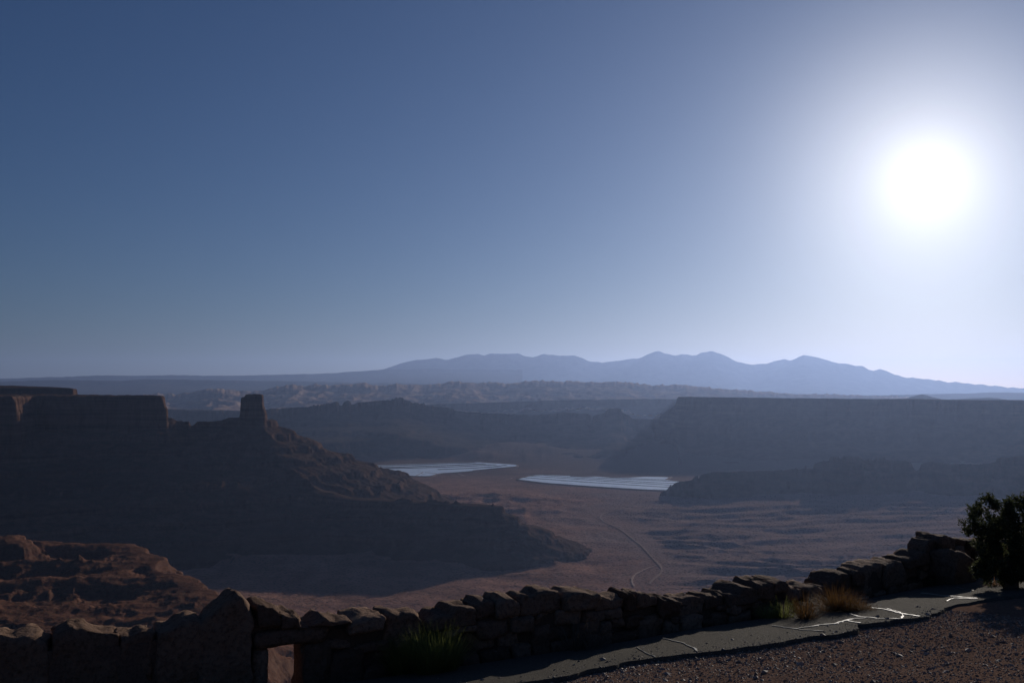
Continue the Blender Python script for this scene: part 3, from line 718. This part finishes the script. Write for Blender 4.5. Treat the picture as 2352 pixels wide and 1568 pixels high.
blocked = {k: [] for k in range(9)}
rows = [-.10, .15, .31, .48, .63, .8, .95]
for ri in range(len(rows)-1):
    u = SU[0] + rng.uniform(0, .2)
    while u < SU[-1]-.3:
        w = rng.uniform(.16, .46); u2 = min(u+w, SU[-1])
        g0 = gw((u+u2)/2); zb = g0 + rows[ri] + rng.uniform(-.045, .045); zt = g0 + rows[ri+1] + rng.uniform(-.045, .045)
        if any(a_ < (u+u2)/2 < b_ for a_, b_ in blocked[ri]): u = u2; continue
        if rng.uniform() < .35 and ri+2 < len(rows) and w > .26:
            zt = g0 + rows[ri+2] + rng.uniform(-.05, .03); blocked[ri+1].append((u, u2))
        lim = min(under(u+.03), under((u+u2)/2), under(u2-.03))
        zt2 = min(zt, lim + .03)
        if SLAB_U[0]-.02 < (u+u2)/2 < SLAB_U[1]+.02 or zt2-zb < .07: u = u2; continue
        ua, ub = u, u2
        # keep the opening free
        if zb < HOLE_Z+.16 and ub > LINT_U[0]-.0 and ua < HOLE_U[1]:
            if ua < HOLE_U[0] and HOLE_U[0]-max(ua, SLAB_U[1]) > .04: ub = HOLE_U[0]
            elif ub > HOLE_U[1] and ub-HOLE_U[1] > .1: ua = HOLE_U[1]
            else: u = u2; continue
        if zb < HOLE_Z+.165 and zt2 > HOLE_Z and ub > LINT_U[0] and ua < LINT_U[1]: zt2 = min(zt2, HOLE_Z+.01)
        if zt2-zb > .05:
            f = rng.uniform(-.09, .06)
            stone(ua+.006, ub-.006, zb+.004, zt2-.004, f, .46+rng.uniform(-.05, .06), .026, power=10, tilt=rng.uniform(-.09, .09))
        u = u2
stone(SLAB_U[1]+.01, HOLE_U[0], gw(2.)-.1, HOLE_Z+.005, -.02, .45, .012, res=(3, 4, 6))
stone(HOLE_U[1], HOLE_U[1]+.3, gw(2.)-.1, HOLE_Z+.005, -.04, .45, .015, res=(4, 4, 6))
def core(u0, u1, z0, zf):
    us = np.linspace(u0, u1, max(2, int((u1-u0)/.08)))
    V = []
    for v in (.07, .40):
        for zz in (gw(us)-.1 if z0 is None else np.full(len(us), z0), zf(us)):
            x, y = xy(us, wv(us)+v); V.append(np.stack([x, y, zz], -1))
    n = len(us); V = np.concatenate(V) - wloc; F = []
    for i in range(n-1):
        F += [(i, i+1, n+i+1, n+i), (2*n+i+1, 2*n+i, 3*n+i, 3*n+i+1), (n+i, n+i+1, 3*n+i+1, 3*n+i)]
    F += [(0, n, 3*n, 2*n), (n-1, 3*n-1, 4*n-1, 2*n-1)]
    mesh_np('mortar', V, F, M_mortar, wall, smooth=False)
def corez(us):
    return np.maximum(np.array([low_z(q-.15, q+.15) for q in us]) - .07, gw(us)+.03)
core(SU[0], LINT_U[0]-.02, None, corez); core(LINT_U[0]-.02, HOLE_U[1], HOLE_Z+.02, corez); core(HOLE_U[1], SU[-1], None, corez)

# ------------------------------------------------------------------ boulders and plants
def boulder(px0, px1, pyt, pyb, label, power=3.5):
    g_ = gp(np.array([(px0+px1)/2.]), np.array([float(pyb)]))[0]; wpx = (px1-px0)/FPX*g_[1]; H_ = (pyb-pyt)/FPX*g_[1]
    u, v = uv(*g_); zb = -EYE-SLOPE*v; base = (float(g_[0]), float(g_[1]), zb)
    u0, u1_ = u-wpx*.55, u+wpx*.55; dv = v-wv(u)
    o = stone(u0, u1_, zb-.12, lambda q: zb + H_*(1.05 - .35*np.clip((q-u0)/(u1_-u0)-.3, 0, 1)), dv, dv+.7, .05, parent=None, name='boulder', power=power, res=(14, 10, 9), loc=base)
    o.location = base
    return tag(o, label, 'boulder')
boulder(2172, 2270, 1266, 1345, 'big rounded boulder in front of the wall beside the juniper')

def blades(n, H, spread, w, droop, rough=.3, segs=3, r0=.05, seed=0, lean=(0, 0)):
    r = np.random.default_rng(seed); V = []; F = []
    for i in range(n):
        an = r.uniform(0, 6.283); rr = r0*math.sqrt(r.uniform()); th = spread*r.uniform()**.6; h = H*r.uniform(1-rough, 1.0)
        d = np.array([math.cos(an)*math.sin(th)+lean[0], math.sin(an)*math.sin(th)+lean[1], math.cos(th)]); d /= np.linalg.norm(d)
        p = np.array([math.cos(an)*rr, math.sin(an)*rr, 0.]); side = np.array([-math.sin(an+r.uniform(-1, 1)), math.cos(an), 0.]); side /= np.linalg.norm(side)
        b0 = len(V)
        for k in range(segs+1):
            t = k/segs; ww = w*(1-.75*t)
            V += [p - side*ww*.5, p + side*ww*.5]
            d = d + np.array([math.cos(an)*.15, math.sin(an)*.15, -droop])*(1/segs) + r.normal(0, .06, 3); d /= np.linalg.norm(d)
            p = p + d*h/segs
        for k in range(segs): F.append((b0+2*k, b0+2*k+1, b0+2*k+3, b0+2*k+2))
    return np.array(V), np.array(F)
def plant(name, label, px, py, mat, clumps, n, H, spread, w, droop, seed, stem=None, group=None):
    x, y = [float(c) for c in gp(np.array([px], float), np.array([py], float))[0]]; z = -EYE-SLOPE*uv(x, y)[1]
    root = empty(name, (x, y, z)); tag(root, label, 'shrub', group)
    Vs, Fs = [], []; off = 0
    for i, (cx, cyy, cz, sc_) in enumerate(clumps):
        V, F = blades(n, H*sc_, spread, w, droop, .45, 3, .09*sc_, seed+i)
        V = V + np.array([cx, cyy, cz]); Vs.append(V); Fs.append(F+off); off += len(V)
    mesh_np('foliage', np.vstack(Vs), np.vstack(Fs), mat, root, smooth=False)
    V, F = blades(26, H*.7, spread*.8, w*2.2, 0, .3, 3, .06, seed+99)
    mesh_np('stem', V, F, M_grey, root, smooth=False)
    return root
plant('shrub', 'golden dry bush leaning out from the wall over the path', 1940, 1410, M_gold,
      [(-.22, .1, .0, .8), (-.14, .0, .06, .95), (-.05, .08, .02, .9), (.03, -.06, .0, .85), (.10, .03, 0, .75), (.17, -.08, 0, .66), (.24, -.02, 0, .55), (.31, -.12, 0, .45), (.02, -.16, 0, .6)], 300, .47, 1.05, .005, .5, 401)
plant('grass_tuft', 'small golden grass tuft left of the leaning golden bush', 1852, 1428, M_gold, [(0, 0, 0, 1)], 260, .42, .75, .006, .5, 431)
plant('shrub', 'rounded green bush against the wall right of the pointed slab', 978, 1552, M_green,
      [(-.26, -.05, 0, .8), (-.12, .03, 0, .9), (0, 0, 0, 1), (.1, -.08, 0, .95), (.18, .0, 0, 1.05), (.05, -.16, 0, .85)], 800, .58, .72, .0032, .04, 451)
plant('shrub', 'thin grey leafless bush in front of the middle of the wall', 1320, 1502, M_grey, [(0, 0, 0, 1), (.22, 0, 0, .85)], 150, .5, .8, .005, .1, 471)
plant('shrub', 'low dark bush in shade beside the small golden grass tuft', 1800, 1425, M_green, [(0, 0, 0, 1), (-.2, 0, 0, .8)], 240, .36, .9, .006, .25, 491)
plant('dry_weed', 'little dry red weed at the foot of the juniper', 2283, 1352, M_dry, [(0, 0, 0, 1)], 60, .22, 1.1, .014, .3, 511)

# ---- juniper at the right edge
def tube(pts, rads, n=8):
    V, F = [], []; pts = np.array(pts, float)
    T = np.gradient(pts, axis=0)
    for i, (p, r) in enumerate(zip(pts, rads)):
        t = T[i]/np.linalg.norm(T[i]); a_ = np.cross(t, (0, 1, .3)); a_ /= np.linalg.norm(a_); b_ = np.cross(t, a_)
        for k in range(n):
            th = 6.283*k/n; V.append(p + (a_*math.cos(th)+b_*math.sin(th))*r*(1+.18*math.sin(3*th+i)))
    for i in range(len(pts)-1):
        for k in range(n): F.append((i*n+k, i*n+(k+1) % n, (i+1)*n+(k+1) % n, (i+1)*n+k))
    return V, F
def juniper(px, py, label):
    x, y = [float(c) for c in gp(np.array([px], float), np.array([py], float))[0]]; z = -EYE-SLOPE*uv(x, y)[1]-.03
    root = empty('juniper_tree', (x, y, z)); tag(root, label, 'tree')
    r = np.random.default_rng(77)
    V, F = tube([(0, 0, -.05), (.03, 0, .15), (-.02, .02, .4), (.05, 0, .65), (.1, .02, .95)], [.13, .10, .085, .06, .03])
    mesh_np('trunk', V, F, M_bark, root)
    lobes = [((-.22, 0, 1.05), (.42, .45, .40)), ((.42, .05, 1.12), (.45, .48, .42)), ((.05, 0, .72), (.62, .55, .42)), ((.75, 0, .8), (.55, .5, .5)), ((-.1, -.05, .42), (.45, .45, .28)), ((.6, 0, .4), (.5, .45, .3))]
    for c, rr in lobes[:5]:
        V, F = tube([(.0, 0, .18), (c[0]*.4, c[1]*.4+.03, c[2]*.45), (c[0]*.8, c[1], c[2]*.8), (c[0], c[1], c[2]+.1)], [.055, .045, .03, .012], 6)
        mesh_np('limb', V, F, M_bark, root)
    cl = []
    for c, rr in lobes:
        for k in range(70):
            d = r.normal(0, 1, 3); d /= np.linalg.norm(d); q = r.uniform(.45, 1.05)**.6
            cl.append((np.array(c)+d*q*np.array(rr), r.uniform(.05, .11)))
    VV, FF = [], []; n = 0
    for c, s_ in cl:
        for k in range(85):
            d = r.normal(0, 1, 3); d /= np.linalg.norm(d); p = c + d*s_*r.uniform(.2, 1)
            ax = r.normal(0, 1, 3) + np.array([0, 0, .6]) + d*.8; ax /= np.linalg.norm(ax); sd = np.cross(ax, r.normal(0, 1, 3)); sd /= np.linalg.norm(sd)
            L, W_ = r.uniform(.03, .07), r.uniform(.008, .017)
            VV += [p - sd*W_, p + sd*W_, p + ax*L]; FF.append((n, n+1, n+2)); n += 3
    mesh_np('crown', np.array(VV), np.array(FF), M_jleaf, root, smooth=False)
juniper(2318, 1356, 'bushy dark green juniper with a two-lobed crown at the right edge')
